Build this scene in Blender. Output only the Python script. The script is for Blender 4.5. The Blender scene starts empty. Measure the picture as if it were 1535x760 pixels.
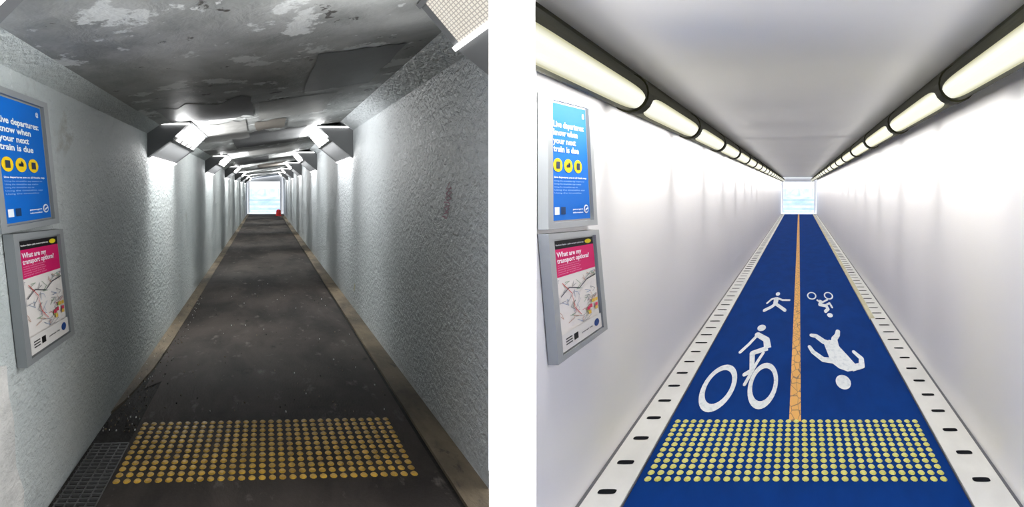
import bpy, bmesh, math, random
from mathutils import Matrix, Vector
random.seed(7)
S = bpy.context.scene
S.view_settings.view_transform = 'Standard'
S.view_settings.look = 'None'
EYE = 1.6
# two straight subways diverge from one entrance; each has its own rigid frame
THL = math.atan(370.5/2400); THR = -math.atan(429.5/2400)
class Fr:
    def __init__(s, th): s.th=th; s.M=Matrix.Rotation(th,4,'Z'); s.c=math.cos(th); s.s=math.sin(th)
    def p(s, a, d, z=0.0):      # lateral, distance from the entrance line, height -> local
        a*=s.c
        return (a, (d-a*s.s)/s.c, z)
L = Fr(THL); R = Fr(THR)

# ---------------------------------------------------------------- materials
def nm(name):
    m=bpy.data.materials.new(name); m.use_nodes=True
    nt=m.node_tree; return m, nt, nt.nodes['Principled BSDF']
def flat(name,c,rough=.6,metal=0,emit=0,spec=.5):
    m,nt,b=nm(name); b.inputs['Base Color'].default_value=(*c,1); b.inputs['Roughness'].default_value=rough
    b.inputs['Metallic'].default_value=metal; b.inputs['Specular IOR Level'].default_value=spec
    if emit:
        b.inputs['Emission Color'].default_value=(*c,1); b.inputs['Emission Strength'].default_value=emit
        m.cycles.emission_sampling='NONE'
    return m
def coords(nt, sc):
    tc=nt.nodes.new('ShaderNodeTexCoord'); mp=nt.nodes.new('ShaderNodeMapping')
    mp.inputs['Scale'].default_value=sc; nt.links.new(tc.outputs['Object'],mp.inputs['Vector']); return mp.outputs['Vector']
def noise(nt,v,scale,detail=5,rough=.6,dist=0):
    n=nt.nodes.new('ShaderNodeTexNoise'); nt.links.new(v,n.inputs['Vector'])
    n.inputs['Scale'].default_value=scale; n.inputs['Detail'].default_value=detail; n.inputs['Roughness'].default_value=rough
    n.inputs['Distortion'].default_value=dist; return n.outputs['Fac']
def ramp(nt,f,lo,hi,c1=(0,0,0),c2=(1,1,1)):
    r=nt.nodes.new('ShaderNodeValToRGB'); nt.links.new(f,r.inputs['Fac'])
    e=r.color_ramp.elements; e[0].position=lo; e[1].position=hi; e[0].color=(*c1,1); e[1].color=(*c2,1); return r.outputs['Color']
def mix(nt,f,a,b,mode='MIX'):
    x=nt.nodes.new('ShaderNodeMix'); x.data_type='RGBA'; x.blend_type=mode
    if isinstance(f,(int,float)): x.inputs[0].default_value=f
    else: nt.links.new(f,x.inputs[0])
    for i,v in ((6,a),(7,b)):
        if isinstance(v,tuple): x.inputs[i].default_value=(*v,1)
        else: nt.links.new(v,x.inputs[i])
    return x.outputs[2]
def bump(nt,b,h,st,dist):
    n=nt.nodes.new('ShaderNodeBump'); n.inputs['Strength'].default_value=st; n.inputs['Distance'].default_value=dist
    nt.links.new(h,n.inputs['Height']); nt.links.new(n.outputs['Normal'],b.inputs['Normal'])
def layered(name, c1,c2,s1,lo,hi, spots=None, mp=(1,.3,1), rough=.7, bmp=None, spec=.3, spots2=None, spots3=None):
    m,nt,b=nm(name); v=coords(nt,mp)
    col=ramp(nt,noise(nt,v,s1,6,.62,.3),lo,hi,c1,c2)
    for sp in (spots,spots2,spots3):
        if sp:
            c,sc,l,h=sp; col=mix(nt,ramp(nt,noise(nt,v,sc,6,.65),l,h),col,c)
    nt.links.new(col,b.inputs['Base Color']); b.inputs['Roughness'].default_value=rough
    b.inputs['Specular IOR Level'].default_value=spec
    if bmp: bump(nt,b,noise(nt,v,bmp[0],4,.6,.4),bmp[1],bmp[2])
    return m
M_stucco=layered('stucco_paint',(.53,.58,.575),(.64,.68,.67),1.4,.35,.65,spots=((.44,.47,.46),6,.60,.76),rough=.5,bmp=(30,.8,.028),spec=.4,
    spots2=((.72,.76,.77),14,.66,.74),spots3=((.40,.41,.37),2.3,.66,.74))
M_stucco2=layered('stucco_paint_cool',(.58,.62,.64),(.69,.725,.75),1.2,.35,.65,spots=((.50,.53,.55),5,.62,.78),rough=.45,bmp=(24,.95,.036),spec=.5,
    spots3=((.44,.46,.46),2.6,.66,.74))
M_plaster=layered('bare_plaster',(.55,.55,.53),(.74,.73,.70),6,.35,.65,rough=.8,bmp=(20,.8,.02))
M_ceilL=layered('peeling_ceiling_paint',(.27,.28,.272),(.48,.49,.48),1.6,.40,.60,spots=((.74,.76,.75),3.0,.57,.60),rough=.5,bmp=(7,.5,.025),spec=.4,
    spots2=((.08,.075,.07),5,.63,.65),spots3=((.66,.67,.66),11,.66,.68))
M_cp1=layered('ceiling_dark_repaint',(.075,.078,.08),(.12,.123,.125),3,.3,.7,rough=.45,bmp=(9,.3,.02))
M_cp2=layered('ceiling_mid_repaint',(.24,.24,.23),(.35,.345,.33),3,.3,.7,rough=.5,bmp=(9,.3,.02))
M_cp3=layered('ceiling_brown_repaint',(.17,.15,.13),(.26,.235,.20),3,.3,.7,rough=.5,bmp=(9,.3,.02))
M_asph=layered('worn_asphalt',(.024,.0195,.0175),(.078,.064,.055),1.3,.38,.62,spots=((.14,.122,.108),7,.60,.70),mp=(1,.16,1),rough=.8,bmp=(60,.5,.01),spec=.15,
    spots2=((.22,.21,.195),38,.70,.74),spots3=((.016,.014,.012),3,.62,.70))
M_gut=layered('gutter_grime',(.008,.007,.006),(.03,.026,.022),5,.4,.7,spots=((.14,.13,.11),30,.68,.73),mp=(1,.15,1),rough=.8,bmp=(30,.8,.02),spec=.15)
M_kerbL=layered('stained_kerb',(.10,.078,.052),(.26,.205,.135),3,.35,.65,spots=((.06,.05,.04),9,.6,.7),mp=(1,.15,1),rough=.8,bmp=(25,.6,.02))
M_white=layered('smooth_white_wall',(.83,.815,.82),(.86,.845,.85),.6,.3,.7,rough=.4,spec=.3)
M_ceilR=layered('smooth_grey_ceiling',(.60,.595,.57),(.64,.635,.61),.5,.3,.7,rough=.6,spec=.1)
M_blue=layered('blue_surfacing',(.0005,.030,.18),(.0008,.040,.23),5,.3,.7,mp=(1,.12,1),rough=.9,bmp=(90,.2,.004),spec=.02)
M_kerbR=layered('white_kerb',(.66,.66,.64),(.78,.78,.76),4,.3,.7,mp=(1,.15,1),rough=.6)
M_yk=layered('yellowed_kerb',(.45,.40,.22),(.62,.58,.40),4,.3,.7,mp=(1,.15,1),rough=.6)
M_black=flat('slot_black',(.008,.009,.012),.9,spec=.02)
M_line=flat('dark_joint',(.06,.065,.08),.6)
M_steel=flat('galvanised_steel',(.32,.34,.35),.45,.35)
M_grate=flat('drain_iron',(.055,.055,.055),.5,.3)
M_housing=flat('lamp_housing_grey',(.17,.175,.18),.5,.0)
M_olive=flat('olive_black_housing',(.020,.020,.009),.7,.0,spec=.08)
M_markW=layered('white_road_paint',(.56,.62,.68),(.74,.78,.82),30,.35,.5,mp=(1,.15,1),rough=.6)
M_domeL=layered('worn_yellow_dome',(.42,.24,.03),(.90,.54,.06),12,.35,.65,mp=(1,.3,1),rough=.5)
M_domeR=layered('yellow_green_dome',(.53,.52,.07),(.68,.66,.15),12,.35,.65,mp=(1,.3,1),rough=.5)
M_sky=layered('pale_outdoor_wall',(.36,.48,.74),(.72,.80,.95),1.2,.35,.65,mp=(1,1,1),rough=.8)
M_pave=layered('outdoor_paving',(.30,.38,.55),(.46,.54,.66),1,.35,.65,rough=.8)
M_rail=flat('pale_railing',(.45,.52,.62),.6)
M_red=flat('red_plastic',(.85,.03,.03),.4)
M_pink=flat('pink_spray',(.66,.38,.48),.7)
M_yel=flat('yellow_smear',(.60,.56,.30),.7)
M_pier=flat('self_glowing_white',(1,1,1),.5,emit=1.0)  # emission added so the divider shows flat white; no lamp behind it
def orange():
    m,nt,b=nm('cracked_orange_line'); v=coords(nt,(1,.10,1))
    vo=nt.nodes.new('ShaderNodeTexVoronoi'); vo.feature='DISTANCE_TO_EDGE'; vo.inputs['Scale'].default_value=22; nt.links.new(v,vo.inputs['Vector'])
    c=ramp(nt,vo.outputs['Distance'],.015,.05,(.20,.11,.05),(.74,.38,.08)); nt.links.new(c,b.inputs['Base Color']); b.inputs['Roughness'].default_value=.8; return m
M_or=orange()
def gridlens(name,strength,col,n_t,n_c,lw=.24,dark=.42):
    m,nt,b=nm(name); uv=nt.nodes.new('ShaderNodeUVMap'); uv.uv_map='uv'
    mp=nt.nodes.new('ShaderNodeMapping'); mp.inputs['Scale'].default_value=(n_t,n_c,1); nt.links.new(uv.outputs[0],mp.inputs[0])
    br=nt.nodes.new('ShaderNodeSeparateXYZ'); nt.links.new(mp.outputs[0],br.inputs[0])
    fs=[]
    for o in (0,1):
        f=nt.nodes.new('ShaderNodeMath'); f.operation='FRACT'; nt.links.new(br.outputs[o],f.inputs[0])
        g=nt.nodes.new('ShaderNodeMath'); g.operation='GREATER_THAN'; g.inputs[1].default_value=lw; nt.links.new(f.outputs[0],g.inputs[0]); fs.append(g)
    x=nt.nodes.new('ShaderNodeMath'); x.operation='MULTIPLY'; nt.links.new(fs[0].outputs[0],x.inputs[0]); nt.links.new(fs[1].outputs[0],x.inputs[1])
    c=mix(nt,x.outputs[0],tuple(k*dark/strength for k in col),col)
    nt.links.new(c,b.inputs['Emission Color']); b.inputs['Emission Strength'].default_value=strength
    b.inputs['Base Color'].default_value=(.1,.1,.1,1); return m
M_lens=gridlens('lamp_diffuser_grid',6,(1,.99,.96),4,4,.30,.25)
M_lensN=gridlens('old_lamp_diffuser_grid',.80,(1,.92,.80),44,14,.28,.38)
M_strip=flat('lamp_tube_glow',(1,1,.98),.5,emit=4)
def tubelens():
    m,nt,b=nm('cream_tube_lens'); uv=nt.nodes.new('ShaderNodeUVMap'); uv.uv_map='uv'
    sp=nt.nodes.new('ShaderNodeSeparateXYZ'); nt.links.new(uv.outputs[0],sp.inputs[0])
    r=nt.nodes.new('ShaderNodeValToRGB'); nt.links.new(sp.outputs[1],r.inputs[0]); e=r.color_ramp.elements
    e[0].position=.24; e[0].color=(.55,.53,.33,1); e[1].position=.76; e[1].color=(.55,.53,.33,1)
    for p in (.36,.64): k=e.new(p); k.color=(.96,.96,.84,1)
    nt.links.new(r.outputs[0],b.inputs['Emission Color']); b.inputs['Emission Strength'].default_value=1.0
    m.cycles.emission_sampling='NONE'
    b.inputs['Base Color'].default_value=(.04,.04,.04,1); return m
M_tlens=tubelens()

# ---------------------------------------------------------------- builder
class B:
    def __init__(s): s.v=[];s.f=[];s.m=[];s.uv=[];s.mats=[]
    def mi(s,m):
        if m not in s.mats: s.mats.append(m)
        return s.mats.index(m)
    def poly(s,pts,m,uv=None):
        n=len(s.v); s.v+= [tuple(p) for p in pts]; s.f.append(tuple(range(n,n+len(pts)))); s.m.append(s.mi(m)); s.uv.append(uv or [(0,0)]*len(pts))
    def box(s,x0,x1,y0,y1,z0,z1,m):
        P=[(x,y,z) for z in (z0,z1) for y in (y0,y1) for x in (x0,x1)]
        for q in ((0,2,3,1),(4,5,7,6),(0,1,5,4),(2,6,7,3),(0,4,6,2),(1,3,7,5)): s.poly([P[i] for i in q],m)
    def prism(s,xz,y0,y1,m):
        s.poly([(x,y0,z) for x,z in xz],m); s.poly([(x,y1,z) for x,z in reversed(xz)],m)
        for i in range(len(xz)):
            a=xz[i]; b=xz[(i+1)%len(xz)]; s.poly([(a[0],y0,a[1]),(a[0],y1,a[1]),(b[0],y1,b[1]),(b[0],y0,b[1])],m)
    def slab(s,xy,z0,z1,m):
        s.poly([(x,y,z1) for x,y in xy],m); s.poly([(x,y,z0) for x,y in reversed(xy)],m)
        for i in range(len(xy)):
            a=xy[i]; b=xy[(i+1)%len(xy)]; s.poly([(*a,z0),(*b,z0),(*b,z1),(*a,z1)],m)
    def build(s,name,M,smooth=False):
        me=bpy.data.meshes.new(name); me.from_pydata(s.v,[],s.f)
        for m in s.mats: me.materials.append(m)
        me.polygons.foreach_set('material_index',s.m)
        ul=me.uv_layers.new(name='uv'); k=0
        for u in s.uv:
            for q in u: ul.data[k].uv=q; k+=1
        if smooth: me.polygons.foreach_set('use_smooth',[True]*len(me.polygons))
        o=bpy.data.objects.new(name,me); S.collection.objects.link(o); o.matrix_world=M; return o
def clip(o,no,co=(0,0,0)):
    bm=bmesh.new(); bm.from_mesh(o.data); bm.transform(o.matrix_world)
    bmesh.ops.bisect_plane(bm,geom=bm.verts[:]+bm.edges[:]+bm.faces[:],plane_co=co,plane_no=no,clear_outer=True)
    bm.transform(o.matrix_world.inverted()); bm.to_mesh(o.data); bm.free(); return o
XL=(1,0,0); XR=(-1,0,0)          # keep left half / keep right half at the junction
T0,T1=-2.0,102.5
cL=L.c; cR=R.c
def area(name,parent,pos,n,w,ln,watt,colr=(1,1,1)):
    ld=bpy.data.lights.new(name,'AREA'); ld.shape='RECTANGLE'; ld.size=w; ld.size_y=ln; ld.energy=watt; ld.color=colr
    lo=bpy.data.objects.new(name,ld); S.collection.objects.link(lo); lo.parent=parent
    n=Vector(n).normalized(); z=-n; y=Vector((0,1,0)); x=y.cross(z).normalized(); y=z.cross(x)
    M=Matrix((x,y,z)).transposed().to_4x4(); M.translation=Vector(pos); lo.matrix_local=M; return lo

# ================================================================ OLD TUNNEL
b=B(); a=-1.10*cL; b.poly([(a,T0,0),(a,T1,0),(a,T1,EYE+.52),(a,T0,EYE+.52)],M_stucco)
pts=[(6.2,-.70),(6.68,-.74),(6.72,-.86),(6.86,-1.0),(6.9,-1.2),(7.12,-1.35),(7.1,-1.5),(7.3,-1.6),(6.2,-1.6)]
pp=[L.p(-1.085,d,EYE+z) for d,z in pts]; b.poly(pp,M_plaster)
for i in range(len(pp)):
    q=pp[i]; r=pp[(i+1)%len(pp)]; b.poly([q,r,(a,r[1],r[2]),(a,q[1],q[2])],M_plaster)
b.build('wall_outer_left',L.M)
b=B(); a=1.17*cL; t0=L.p(1.17,8.37)[1]
b.poly([(a,t0,0),(a,T1,0),(a,T1,EYE+.77),(a,t0,EYE+.77)],M_stucco2); b.build('wall_inner_left',L.M)
def cz(x): return EYE+.74+.1414*x/cL
b=B(); x0,x1=-.98*cL,1.0*cL
b.poly([(x0,T0,cz(x0)),(x1,T0,cz(x1)),(x1,T1,cz(x1)),(x0,T1,cz(x0))],M_ceilL)
def cpatch(a0,a1,d0,d1,m,dz=.004,j=.25):
    pts=[]
    n=9
    for i in range(n): pts.append((a0+(a1-a0)*i/n+random.uniform(-.01,.01), d0+random.uniform(-j,j)))
    for i in range(5): pts.append((a1+random.uniform(-.012,.012), d0+(d1-d0)*i/5))
    for i in range(n): pts.append((a1+(a0-a1)*i/n, d1+random.uniform(-j,j)))
    for i in range(5): pts.append((a0+random.uniform(-.012,.012), d1+(d0-d1)*i/5))
    b.poly([(q*cL, L.p(q,d)[1], cz(q*cL)-dz) for q,d in pts],m)
cpatch(.32,.84,9.4,13.0,M_cp1,.005,.1)
cpatch(-.86,-.1,12.6,15.6,M_cp1,.004,.5)
cpatch(-.05,.62,13.6,17.0,M_cp2,.004,.1)
cpatch(-.10,.25,17.4,20,M_cp3,.006,.2)
cpatch(-.45,.55,20.5,27,M_cp1,.004,.6)
cpatch(-.8,-.2,16.5,22,M_cp2,.005,.3)
cpatch(-.3,.7,29,34,M_cp2,.004,.5); cpatch(-.7,.1,36,44,M_cp1,.004,.5); cpatch(-.2,.6,47,56,M_cp3,.004,.5)
clip(b.build('ceiling_concrete',L.M),XL)
b=B(); b.poly([(-1.10*cL,T0,EYE+.52),(-1.10*cL,T1,EYE+.52),(x0,T1,cz(x0)),(x0,T0,cz(x0))],M_stucco); b.build('trim_1',L.M)
b=B(); b.poly([(1.17*cL,T0,EYE+.77),(1.17*cL,T1,EYE+.77),(x1,T1,cz(x1)),(x1,T0,cz(x1))],M_stucco2); clip(b.build('trim_2',L.M),XL)
b=B()
b.poly([(-1.2,T0,0),(1.25,T0,0),(1.25,T1,0),(-1.2,T1,0)],M_gut)
b.poly([(-.86*cL,T0,.012),(.97*cL,T0,.012),(.97*cL,T1,.012),(-.86*cL,T1,.012)],M_asph)
b.poly([(-.97*cL,13,.008),(-.86*cL,13.5,.008),(-.86*cL,T1,.008),(-.97*cL,T1,.008)],M_asph)
clip(b.build('floor_asphalt',L.M),XL)
b=B(); b.box(1.0*cL,1.17*cL,T0,T1,0,.022,M_kerbL); clip(b.build('trim_3',L.M),XL)
b=B()
kp=[(-1.10*cL,11.6),(-1.06*cL,12.2),(-1.03*cL,13),(-.99*cL,14.5),(-.97*cL,17),(-.97*cL,T1),(-1.10*cL,T1)]
b.slab(kp[::-1],0,.02,M_kerbL); b.build('trim_4',L.M)
b=B()
for i in range(5):
    x=-1.07+i*.052; b.box(x*cL,x*cL+.008,7.4,10.2,.002,.014,M_grate)
for i in range(24):
    y=7.42+i*.12; b.box(-1.075*cL,-.86*cL,y,y+.028,.002,.016,M_grate)
b.build('drain_grating',L.M)
b=B()
for i in range(330):
    if i<210: aa=random.uniform(-1.08,-.86); d=10.4+random.random()**1.6*14
    else: aa=random.uniform(-.8,1.15); d=11.3+random.random()**1.3*16
    x,y,_=L.p(aa,d); r=random.uniform(.002,.007); th=random.random()*3
    pts=[(x+r*math.cos(th+k*1.57)*random.uniform(.5,1.2), y+5*r*math.sin(th+k*1.57)*random.uniform(.5,1.2)) for k in range(4)]
    b.slab(pts,.014,.022,random.choice([M_kerbL,M_plaster,M_gut,M_kerbL]))
b.build('leaf_litter',L.M)
def studs(name,F,a0,a1,d0,d1,nc,nr,m,z,skew):
    b=B(); ra=(a1-a0)/(nc-1)*.36; rt=(d1-d0)/(nr-1)*.39
    for j in range(nr):
        for i in range(nc):
            aa=a0+(a1-a0)*i/(nc-1); d=d0+(d1-d0)*j/(nr-1)
            if skew: x,y,_=F.p(aa,d)
            else: x=aa*F.c; y=d
            N=10; k1=[(x+ra*math.cos(6.2832*k/N),y+rt*math.sin(6.2832*k/N),z) for k in range(N)]
            k2=[(x+.62*ra*math.cos(6.2832*k/N),y+.62*rt*math.sin(6.2832*k/N),z+.007) for k in range(N)]
            b.poly(k2,m)
            for k in range(N): b.poly([k1[k],k1[(k+1)%N],k2[(k+1)%N],k2[k]],m)
    return b.build(name,F.M)
studs('tactile_paving_studs',L,-.815,.825,8.86,11.0,30,12,M_domeL,.012,False)
studs('tactile_paving_studs',R,-.82,.81,8.76,10.95,31,12,M_domeR,.003,True)

LAMP_UP,LAMP_DN=100,30
def lamp(side,d0,d1,near=False,cut=False,light=True,unseen_fill=False):
    if side<0: cs=[(-1.10,.61),(-.70,.635),(-.874,.459),(-1.10,.295)]
    else: cs=[(1.17,.84),(.71,.835),(.88,.64),(1.17,.41)]
    cs=[(x*cL,EYE+z) for x,z in cs]
    t0=L.p(cs[2][0],d0)[1]; t1=L.p(cs[2][0],d1)[1]
    b=B(); b.prism(cs,t0,t1,M_housing)
    P2,P3=cs[1],cs[2]
    ex=(P3[0]-P2[0],P3[1]-P2[1]); ln=math.hypot(*ex); n=(ex[1]/ln,-ex[0]/ln)
    if n[1]>0: n=(-n[0],-n[1])
    o=.004; f=.06
    q0=(P2[0]+ex[0]*f+n[0]*o,P2[1]+ex[1]*f+n[1]*o); q1=(P2[0]+ex[0]*(1-f)+n[0]*o,P2[1]+ex[1]*(1-f)+n[1]*o)
    dt=(t1-t0)*.05
    b.poly([(q0[0],t0+dt,q0[1]),(q0[0],t1-dt,q0[1]),(q1[0],t1-dt,q1[1]),(q1[0],t0+dt,q1[1])],M_lensN if near else M_lens,[(0,0),(1,0),(1,1),(0,1)])
    for (u0,u1) in ((-.03,.06),(.94,1.03)):
        a0=(P2[0]+ex[0]*u0,P2[1]+ex[1]*u0); a1=(P2[0]+ex[0]*u1,P2[1]+ex[1]*u1)
        b.prism([a0,a1,(a1[0]+n[0]*.012,a1[1]+n[1]*.012),(a0[0]+n[0]*.012,a0[1]+n[1]*.012)],t0,t1,M_housing if u0<.5 or not near else M_strip)
    s_=1 if side<0 else -1
    if not near:
        b.box(min(cs[0][0],P2[0]),max(cs[0][0],P2[0]),t0-.02,t0-.003,cs[1][1]-.032,cs[1][1]-.016,M_strip)
        P4=cs[3]
        b.prism([(P4[0],P4[1]-.008),(P4[0]+s_*.03,P4[1]+.006),(P4[0]+s_*.03,P4[1]+.012),(P4[0],P4[1]+.0)],t0+.3,t1,M_strip)
        b.box(min(cs[0][0],P2[0]),max(cs[0][0],P2[0]),t0-.03,t0,cs[1][1]-.012,cs[1][1]+.0,M_housing)
    ob=b.build('bulkhead_lamp',L.M)
    if cut: clip(ob,(1,.014375,0))
    ym=(t0+t1)/2; ll=(t1-t0)*.9
    if unseen_fill:
        area('uplight',ob,(P3[0]+.10,ym-.5,P3[1]-.12),(.62,.25,.60),.10,ll,70)  # added fill aimed up at the foreground ceiling
        area('crosslight',ob,(P3[0]+.08,ym,P3[1]-.05),(.96,0,-.25),.10,ll,130)  # added fill aimed across to brighten the inner wall
    elif near:
        area('crosslight',ob,(P2[0]-.05,6.3,P3[1]-.02),(-.85,.3,-.35),.10,1.6,12)
    else:
        area('uplight',ob,(P2[0]*.25+P3[0]*.75+n[0]*.06,ym,P2[1]*.25+P3[1]*.75+n[1]*.06),(s_*.50,0,.866),.06,ll,LAMP_UP)
        area('downlight',ob,(P3[0]+s_*.06,ym,P3[1]-.07),(-s_*.62,0,-.785),.05,ll,LAMP_DN)
    return ob
for k in range(-1,6): lamp(-1,15.1+14.6*k,19.6+14.6*k,unseen_fill=(k==-1))  # the nearest lamp is out of view, added to brighten the foreground
lamp(1,3.2,7.35,True,True,False)
for k in range(5): lamp(1,21.1+14.6*k,25.6+14.6*k)

def squiggle(name,pts,w,mat,wall_a,off):
    b=B()
    for p,q in zip(pts[:-1],pts[1:]):
        dx=q[0]-p[0]; dz=q[1]-p[1]; l=math.hypot(dx/4,dz) or 1; nx=-dz/l*w*4; nz=dx/4/l*w
        b.poly([L.p(wall_a+off,p[0]-nx,EYE+p[1]-nz),L.p(wall_a+off,q[0]-nx,EYE+q[1]-nz),L.p(wall_a+off,q[0]+nx,EYE+q[1]+nz),L.p(wall_a+off,p[0]+nx,EYE+p[1]+nz)],mat)
    b.build(name,L.M)
g=[]
for i in range(26): g.append((10.1+.18*math.sin(i*1.9)+.01*i, .02-.0085*i+.02*math.cos(i*2.3)))
squiggle('graffiti_scrawl',g,.003,M_pink,1.17,-.004)
squiggle('paint_smear',[(20.8,-1.24),(20.9,-1.30),(21,-1.34)],.015,M_yel,1.17,-.004)

# ================================================================ posters
C={}
def col(c,rough=.7):
    if c not in C:
        lin=tuple((k/255)**2.2 for k in c); C[c]=flat('poster_ink_%d_%d_%d'%c,lin,rough,spec=.1)
    return C[c]
def poster(name,F,wa,TL,TR,BL,BR,kind):
    b=B()
    def P(u,v,off=0):
        d=(1-v)*((1-u)*BL[0]+u*BR[0])+v*((1-u)*TL[0]+u*TR[0]); z=(1-v)*((1-u)*BL[1]+u*BR[1])+v*((1-u)*TL[1]+u*TR[1])
        return F.p(wa+.004+off,d,EYE+z)
    def rect(u0,v0,u1,v1,off,m): b.poly([P(u0,v0,off),P(u1,v0,off),P(u1,v1,off),P(u0,v1,off)],m)
    def boxp(u0,v0,u1,v1,o0,o1,m):
        rect(u0,v0,u1,v1,o1,m)
        c=[(u0,v0),(u1,v0),(u1,v1),(u0,v1)]
        for i in range(4):
            p,q=c[i],c[(i+1)%4]; b.poly([P(*p,o0),P(*q,o0),P(*q,o1),P(*p,o1)],m)
    T=.045
    boxp(0,0,1,1,0,.028,M_steel)
    fu,fv=.085,.045
    boxp(0,0,fu,1,.028,T,M_steel); boxp(1-fu,0,1,1,.028,T,M_steel); boxp(fu,0,1-fu,fv,.028,T,M_steel); boxp(fu,1-fv,1-fu,1,.028,T,M_steel)
    boxp(1,.70,1.025,.76,0,.04,M_steel); boxp(1,.24,1.025,.30,0,.04,M_steel)
    i0,i1,j0,j1=.11,.89,.06,.94
    def U(u): return i0+(i1-i0)*u
    def V(v): return j0+(j1-j0)*v
    def R_(u0,v0,u1,v1,c,o=.031): rect(U(u0),V(v0),U(u1),V(v1),o,col(c))
    def line(pts,w,c,o=.033):
        for (x0,y0),(x1,y1) in zip(pts[:-1],pts[1:]):
            l=math.hypot(x1-x0,y1-y0) or 1; nx=-(y1-y0)/l*w; ny=(x1-x0)/l*w
            b.poly([P(U(x0-nx),V(y0-ny),o),P(U(x1-nx),V(y1-ny),o),P(U(x1+nx),V(y1+ny),o),P(U(x0+nx),V(y0+ny),o)],col(c))
    def disc(cx,cy,rx,ry,c,o=.033): b.poly([P(U(cx+rx*math.cos(k*.3927)),V(cy+ry*math.sin(k*.3927)),o) for k in range(16)],col(c))
    def text(s,u0,u1,v0,vh,c,o=.034,fat=0.028):
        cu=bpy.data.curves.new('t','FONT'); cu.body=s; cu.offset=fat; cu.resolution_u=3
        ob=bpy.data.objects.new('t',cu); S.collection.objects.link(ob); bpy.context.view_layer.update()
        me=ob.evaluated_get(bpy.context.evaluated_depsgraph_get()).to_mesh()
        w=max(v.co.x for v in me.vertices); n=len(b.v)
        for v in me.vertices: b.v.append(P(U(u0+v.co.x/w*(u1-u0)),V(v0+v.co.y/.73*vh),o))
        mi=b.mi(col(c))
        for p in me.polygons:
            b.f.append(tuple(n+i for i in p.vertices)); b.m.append(mi); b.uv.append([(0,0)]*len(p.vertices))
        ob.evaluated_get(bpy.context.evaluated_depsgraph_get()).to_mesh_clear(); bpy.data.objects.remove(ob)
    if kind=='blue':
        R_(0,0,1,1,(8,104,198))
        W=(235,244,252)
        for s,y,e in (('Live departures:',.80,.90),('know when',.73,.70),('your next',.66,.64),('train is due',.59,.72)): text(s,.04,e,y,.052,W)
        text('@',.86,.93,.92,.035,W)
        for k in range(3):
            cx=.15+.27*k; disc(cx,.475,.115,.06,(245,205,30)); 
            if k==1: line([(cx-.05,.475),(cx+.04,.475),(cx,.50)],.012,(40,50,60),.035)
            else: b.poly([P(U(cx+p),V(.475+q),.035) for p,q in ((-.045,-.03),(.045,-.03),(.045,.03),(-.045,.03))],col((50,60,80)))
        text('Live departures are on all Kiosks map',.05,.92,.365,.016,W,fat=.03)
        for k in range(5): text('Using the timetables app stations now'[:36-4*k],.05,.85-.1*(k%3),.335-.026*k,.012,(170,205,240),fat=0)
        R_(.06,.05,.17,.115,W,.033); R_(.21,.05,.32,.115,(30,60,100),.033); text('passengers',.50,.78,.085,.014,W); text('information',.50,.78,.055,.014,W)
        disc(.88,.09,.07,.04,W); disc(.88,.09,.05,.028,(20,90,180),.035); line([(.84,.08),(.92,.10)],.008,W,.036)
    else:
        R_(0,0,1,1,(226,221,216))
        R_(0,.925,1,1,(28,26,28),.032); text('Northern Station - public transport options map',.04,.72,.955,.014,(235,235,235)); disc(.85,.962,.09,.022,(235,215,40))
        R_(0,.675,1,.925,(205,26,98),.032)
        W=(248,232,240)
        text('What are my',.05,.64,.855,.045,W); text('transport options?',.05,.84,.80,.045,W)
        for k in range(5): text('onwards travel local services bus'[:33-3*k],.05,.60-.04*(k%2),.775-.02*k,.011,(240,170,200),fat=0)
        rnd=random.Random(3)
        cols=[(150,150,155),(200,120,120),(140,155,180),(170,170,170),(190,150,130),(150,170,150)]
        for k in range(40):
            x,y=rnd.random(),rnd.uniform(.2,.64); pts=[(x,y)]
            for q in range(3): x=min(.97,max(.03,x+rnd.uniform(-.15,.15))); y=min(.65,max(.17,y+rnd.uniform(-.07,.07))); pts.append((x,y))
            line(pts,.003,rnd.choice(cols),.033+.0001*k)
        line([(.05,.5),(.25,.56),(.5,.52),(.7,.58),(.95,.6)],.005,(70,70,80),.038); line([(.1,.62),(.3,.5),(.35,.35),(.5,.25)],.004,(200,60,60),.038)
        for k in range(9): x,y=rnd.uniform(.60,.90),rnd.uniform(.18,.34); R_(x,y,x+.07,y+.035,rnd.choice([(200,40,40),(150,170,90),(220,180,80),(200,60,90)]),.0385+.0001*k)
        R_(0,0,1,.16,(218,215,211),.040)
        for y in (.10,.075,.05): R_(.07,y,.22,y+.012,(60,60,60),.041)
        R_(.26,.05,.36,.112,(25,25,25),.041); text('passenger help',.45,.74,.07,.014,(80,80,80),.041)
        disc(.86,.085,.07,.04,(40,70,130),.041)
    return b.build(name,F.M)
poster('departures_poster',L,-1.10,(6.05,.41),(7.78,.414),(6.40,-.182),(8.20,-.175),'blue')
poster('transport_map_poster',L,-1.10,(6.68,-.19),(8.33,-.208),(7.04,-.79),(8.80,-.80),'map')
poster('departures_poster',R,-1.10,(6.72,.405),(8.12,.43),(6.73,-.172),(8.38,-.188),'blue')
poster('transport_map_poster',R,-1.10,(6.73,-.19),(8.43,-.215),(7.02,-.775),(8.83,-.775),'map')

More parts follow.
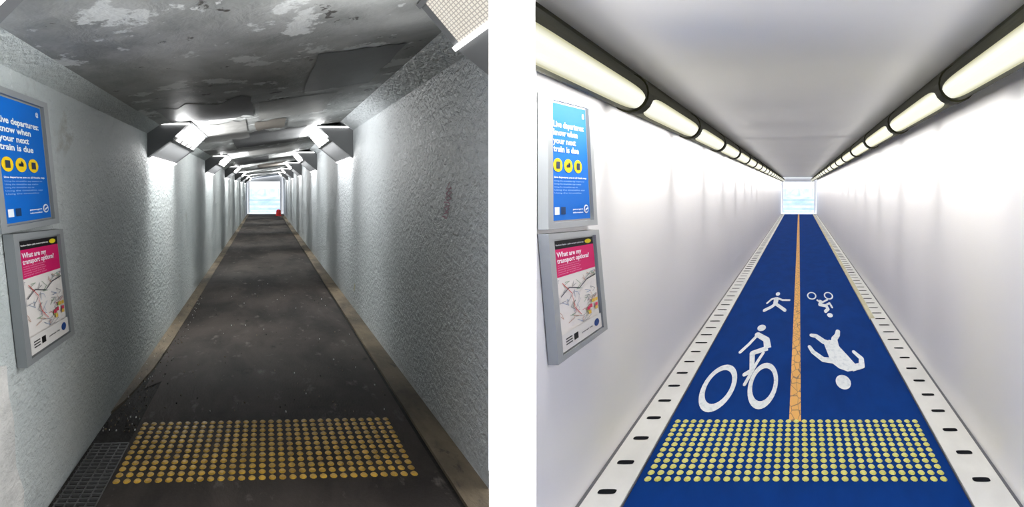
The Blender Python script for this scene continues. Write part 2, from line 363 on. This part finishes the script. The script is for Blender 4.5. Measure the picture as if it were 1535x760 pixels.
# ================================================================ NEW TUNNEL
H=EYE+.72
b=B(); a=-1.10*cR; t0=R.p(-1.10,6.68)[1]
b.poly([(a,t0,0),(a,T1,0),(a,T1,H),(a,t0,H)],M_white); b.build('wall_inner_right',R.M)
b=B(); a=1.13*cR; b.poly([(a,T0,0),(a,T1,0),(a,T1,H),(a,T0,H)],M_white)
b.build('wall_outer_right',R.M)
b=B(); b.poly([(-1.10*cR,T0,H),(1.13*cR,T0,H),(1.13*cR,T1,H),(-1.10*cR,T1,H)],M_ceilR); clip(b.build('ceiling_smooth',R.M),XR)
b=B(); b.poly([(-1.10*cR,T0,0),(1.13*cR,T0,0),(1.13*cR,T1,0),(-1.10*cR,T1,0)],M_blue); clip(b.build('floor_blue',R.M),XR)
def kerb(name,a0,a1,ac,far_yellow):
    b=B()
    b.box(a0*cR,a1*cR,T0,T1,0,.018,M_kerbR)
    if far_yellow: b.box(a0*cR-.01,a0*cR+.05,20,T1,0,.021,M_yk)
    out=a0 if ac<0 else a1
    s_=1 if ac<0 else -1
    b.box(min(out*cR,(out+s_*.018)*cR),max(out*cR,(out+s_*.018)*cR),T0,T1,0,.020,M_line)
    inn=a1 if ac<0 else a0
    b.box(min(inn*cR,(inn+s_*.006)*cR),max(inn*cR,(inn+s_*.006)*cR),T0,T1,0,.012,M_line)
    d=8.31 if ac<0 else 8.66
    while d<100:
        x,y,_=R.p(ac,d); w=.048 if d<16 else .062; h=.07 if d<30 else .12
        pts=[]
        for k in range(16):
            th=k*6.2832/16; cx=math.copysign(abs(math.cos(th))**.5,math.cos(th)); sy=math.copysign(abs(math.sin(th))**.5,math.sin(th))
            pts.append(R.p(ac+w*cx,d+h*sy,.0195))
        b.poly(pts,M_black); d+=.90
    return clip(b.build(name,R.M),XR)
kerb('trim_5',-1.10,-.88,-.99,False); kerb('trim_6',.89,1.13,1.005,True)
b=B(); b.poly([R.p(-.055,10.95,.003),R.p(.027,10.95,.003),R.p(.047,101,.003),R.p(-.040,101,.003)],M_or); b.build('centre_line_marking',R.M)
class Mark:
    def __init__(s,name,Sx): s.b=B(); s.S=Sx; s.z=.003; s.name=name
    def F(s,a,q): return R.p(a,q*s.S,s.z)
    def disc(s,a,d,ra,rd): s.b.poly([R.p(a+ra*math.cos(k*.2618),d+rd*math.sin(k*.2618),s.z) for k in range(24)],M_markW); s.z+=.0003
    def ring(s,a,d,ra,rd,w):
        N=36; k1=1-w/ra
        for k in range(N):
            t=6.2832*k/N; u=6.2832*(k+1)/N
            s.b.poly([R.p(a+ra*math.cos(t),d+rd*math.sin(t),s.z),R.p(a+ra*math.cos(u),d+rd*math.sin(u),s.z),R.p(a+k1*ra*math.cos(u),d+k1*rd*math.sin(u),s.z),R.p(a+k1*ra*math.cos(t),d+k1*rd*math.sin(t),s.z)],M_markW)
        s.z+=.0003
    def st(s,pts,w,w2=None):
        pts=[(p[0],p[1]/s.S) for p in pts]; n=len(pts)-1
        for i,(p,q) in enumerate(zip(pts[:-1],pts[1:])):
            wa=w if w2 is None else w+(w2-w)*i/n; wb=w if w2 is None else w+(w2-w)*(i+1)/n
            dx,dy=q[0]-p[0],q[1]-p[1]; l=math.hypot(dx,dy); nx,ny=-dy/l,dx/l
            s.b.poly([s.F(p[0]-nx*wa,p[1]-ny*wa),s.F(q[0]-nx*wb,q[1]-ny*wb),s.F(q[0]+nx*wb,q[1]+ny*wb),s.F(p[0]+nx*wa,p[1]+ny*wa)],M_markW); s.z+=.0002
            s.b.poly([s.F(q[0]+wb*math.cos(k*.5236),q[1]+wb*math.sin(k*.5236)) for k in range(12)],M_markW); s.z+=.0002
    def poly(s,pts): s.b.poly([R.p(p[0],p[1],s.z) for p in pts],M_markW); s.z+=.0003
    def done(s): return s.b.build(s.name,R.M)
m=Mark('cyclist_marking',9)
m.ring(-.636,12.95,.135,1.55,.038); m.ring(-.280,13.1,.120,1.55,.034)
m.disc(-.415,18.35,.048,.42)
m.st([(-.30,16.0),(-.33,16.9),(-.44,17.5)],.036,.030)
m.st([(-.44,17.4),(-.50,16.4),(-.56,15.6)],.016)
m.st([(-.30,16.0),(-.44,15.5),(-.40,14.0),(-.455,13.7)],.028,.017)
m.st([(-.33,15.6),(-.37,14.7),(-.43,13.0)],.014)
m.done()
m=Mark('pedestrian_marking',14)
m.disc(-.305,24.3,.032,.42)
m.st([(-.31,23.4),(-.315,22.3)],.036,.030)
m.st([(-.31,22.2),(-.36,21.6),(-.44,21.0)],.020); m.st([(-.31,22.2),(-.25,21.7),(-.17,21.0)],.020)
m.st([(-.31,23.4),(-.38,23.1),(-.43,22.3)],.013); m.st([(-.31,23.4),(-.22,22.9),(-.12,22.9)],.013)
m.done()
m=Mark('cyclist_marking',14)
m.ring(.205,23.9,.070,.85,.020); m.ring(.455,23.9,.068,.85,.020)
m.st([(.27,23.0),(.33,22.4),(.42,23.0)],.012); m.st([(.33,22.9),(.30,22.0),(.385,21.8),(.40,21.2),(.36,20.8)],.020)
m.st([(.38,21.9),(.44,22.3),(.46,21.5)],.013); m.disc(.405,20.15,.036,.35); m.done()
m=Mark('pedestrian_marking',9)
m.disc(.38,13.2,.062,.50)
m.poly([(.29,15.6),(.31,14.7),(.37,14.2),(.44,13.95),(.51,14.05),(.53,14.5),(.48,15.3),(.42,16.2),(.42,16.7),(.33,16.9),(.27,16.5)])
m.st([(.38,16.4),(.39,17.0),(.43,17.4),(.45,17.9)],.036,.024); m.st([(.34,16.4),(.27,16.7),(.20,17.3),(.15,17.4)],.034,.022)
m.st([(.48,14.2),(.58,14.4),(.60,15.0),(.55,15.6)],.030,.018); m.st([(.33,14.8),(.24,14.9),(.15,15.6),(.12,16.1)],.028,.018)
m.done()

def tube_run(name,ac,zc,r,odir,d_ring,cut=None):
    b=B(); sp=4.70; N=26; NA=22; phim=math.radians(40)
    od=math.radians(odir); runs=[]
    def pt(rad,ang,t): return (ac*cR+rad*math.cos(ang),t,EYE+zc+rad*math.sin(ang))
    d=d_ring
    while d<96:
        t0=R.p(ac,d)[1]; t1=t0+sp/cR*1.0
        rows=[]
        for i in range(N+1):
            s_=.5-.5*math.cos(math.pi*i/N); k=abs(2*s_-1)
            k=min(1,k/.955); ph=phim*math.sqrt(max(0,1-k**9)); t=t0+(t1-t0)*s_
            rows.append([pt(r,od+ph+(2*math.pi-2*ph)*j/NA,t) for j in range(NA+1)])
        for i in range(N):
            for j in range(NA): b.poly([rows[i][j],rows[i+1][j],rows[i+1][j+1],rows[i][j+1]],M_olive)
        for j in range(16):
            u0=j/16;u1=(j+1)/16; A0=od+(u0-.5)*math.radians(150); A1=od+(u1-.5)*math.radians(150)
            b.poly([pt(r*.93,A0,t0),pt(r*.93,A0,t1),pt(r*.93,A1,t1),pt(r*.93,A1,t0)],M_tlens,[(0,u0),(1,u0),(1,u1),(0,u1)])
        for (q0,q1,rr) in ((t0-.14,t0+.14,r*1.10),):
            for j in range(20):
                A0=j*.31416; A1=A0+.31416
                b.poly([pt(rr,A0,q0),pt(rr,A0,q1),pt(rr,A1,q1),pt(rr,A1,q0)],M_olive)
                for q in (q0,q1): b.poly([pt(rr,A0,q),pt(rr,A1,q),pt(r*.5,A1,q),pt(r*.5,A0,q)],M_olive)
        runs.append((t0,t1)); d+=sp
    s_=-1 if ac<0 else 1
    t0=runs[0][0]; t1=runs[-1][1]
    x=ac*cR; b.prism([(x+s_*.02,EYE+zc+r*.8),(x+s_*.10,EYE+zc+r*.3),(x+s_*.14,EYE+.71),(x+s_*.05,EYE+.71)],t0,t1,M_olive)
    o=b.build(name,R.M,False)
    if cut: clip(o,cut)
    lx=x-s_*.08; lz=EYE+zc-r*1.30; nn=(s_*.66,0,-.75)
    for (q0,q1) in runs[:9]:
        area('tube_lamp',o,(lx,(q0+q1)/2,lz),nn,.05,(q1-q0)*.90,TUBE_W,(1,.98,.94))
    q=runs[9][0]
    while q<t1-5:
        e=min(q+14.1,t1); area('tube_lamp',o,(lx,(q+e)/2,lz),nn,.05,(e-q)*.98,TUBE_W*(e-q)/4.7,(1,.98,.94)); q=e
    q=t0
    while q<t1-5:
        e=min(q+18.8,t1); area('ceiling_fill',o,(x-s_*.14,(q+e)/2,EYE+zc-r*.2),(-s_*.5,0,.866),.05,(e-q)*.98,CEIL_FILL*(e-q)/4.7,(1,.97,.92)); q=e  # added fill for the ceiling; the tube housings are dark on top
    return o
TUBE_W=25; CEIL_FILL=2.4
tube_run('tube_light_run',-.95,.535,.100,-39,4.42,cut=(-1,.014375,0))
tube_run('tube_light_run',.81,.54,.088,223,3.67)

# ================================================================ added self-glowing divider pier
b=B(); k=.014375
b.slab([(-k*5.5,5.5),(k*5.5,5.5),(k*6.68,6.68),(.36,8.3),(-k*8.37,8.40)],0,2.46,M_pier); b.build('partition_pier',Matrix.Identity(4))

# ================================================================ far ends
def portal(F,w0,w1,xa,xb,ztop,zc,mat,n):
    b=B(); b.box(xa,w0,102.6,102.9,0,zc,mat); b.box(w1,xb,102.6,102.9,0,zc,mat); b.box(w0,w1,102.6,102.9,ztop,zc,mat)
    b.build('door_%d'%n,F.M)
    b=B(); b.box(-4,4,102.9,128,-.1,0,M_pave); b.build('ground',F.M)
    b=B()
    for i in range(7): b.box(-1.6,1.6,110+i*.5,114,.15*i,.15*(i+1),M_pave if i%2 else M_sky)
    b.build('outdoor_steps',F.M)
    b=B(); b.box(-4,4,120,120.3,0,1.6,M_sky)
    for i in range(9): b.box(-4+i,-3.96+i,119.95,120,0,1.75,M_rail)
    b.build('retaining_wall',F.M)
portal(L,-.94,.96,-1.2,1.25,2.06,2.6,M_white,1)
portal(R,-.96,.96,-1.2,1.25,2.03,2.5,M_white,2)
b=B(); x,y,_=L.p(.80,93)
for k_ in range(14):
    A0=k_*.4488;A1=A0+.4488
    for (r0,z0,r1,z1) in ((.18,.02,.17,.06),(.15,.06,.13,.34),(.13,.34,.06,.40),(.06,.40,0.01,.41)):
        b.poly([(x+r0*math.cos(A0),y+r0*math.sin(A0),z0),(x+r0*math.cos(A1),y+r0*math.sin(A1),z0),(x+r1*math.cos(A1),y+r1*math.sin(A1),z1),(x+r1*math.cos(A0),y+r1*math.sin(A0),z1)],M_red)
b.build('red_bollard',L.M)

# ================================================================ world + camera
w=bpy.data.worlds.new('w'); S.world=w; w.use_nodes=True; bg=w.node_tree.nodes['Background']
bg.inputs[0].default_value=(.90,.95,1.0,1); bg.inputs[1].default_value=2.8
cd=bpy.data.cameras.new('camera'); co=bpy.data.objects.new('camera',cd); S.collection.objects.link(co)
cd.sensor_width=36; cd.lens=36*2400/1535; cd.clip_end=500; cd.clip_start=.05
co.location=(0,0,EYE); co.rotation_euler=(math.radians(90)-math.atan(97/2400),0,0); S.camera=co
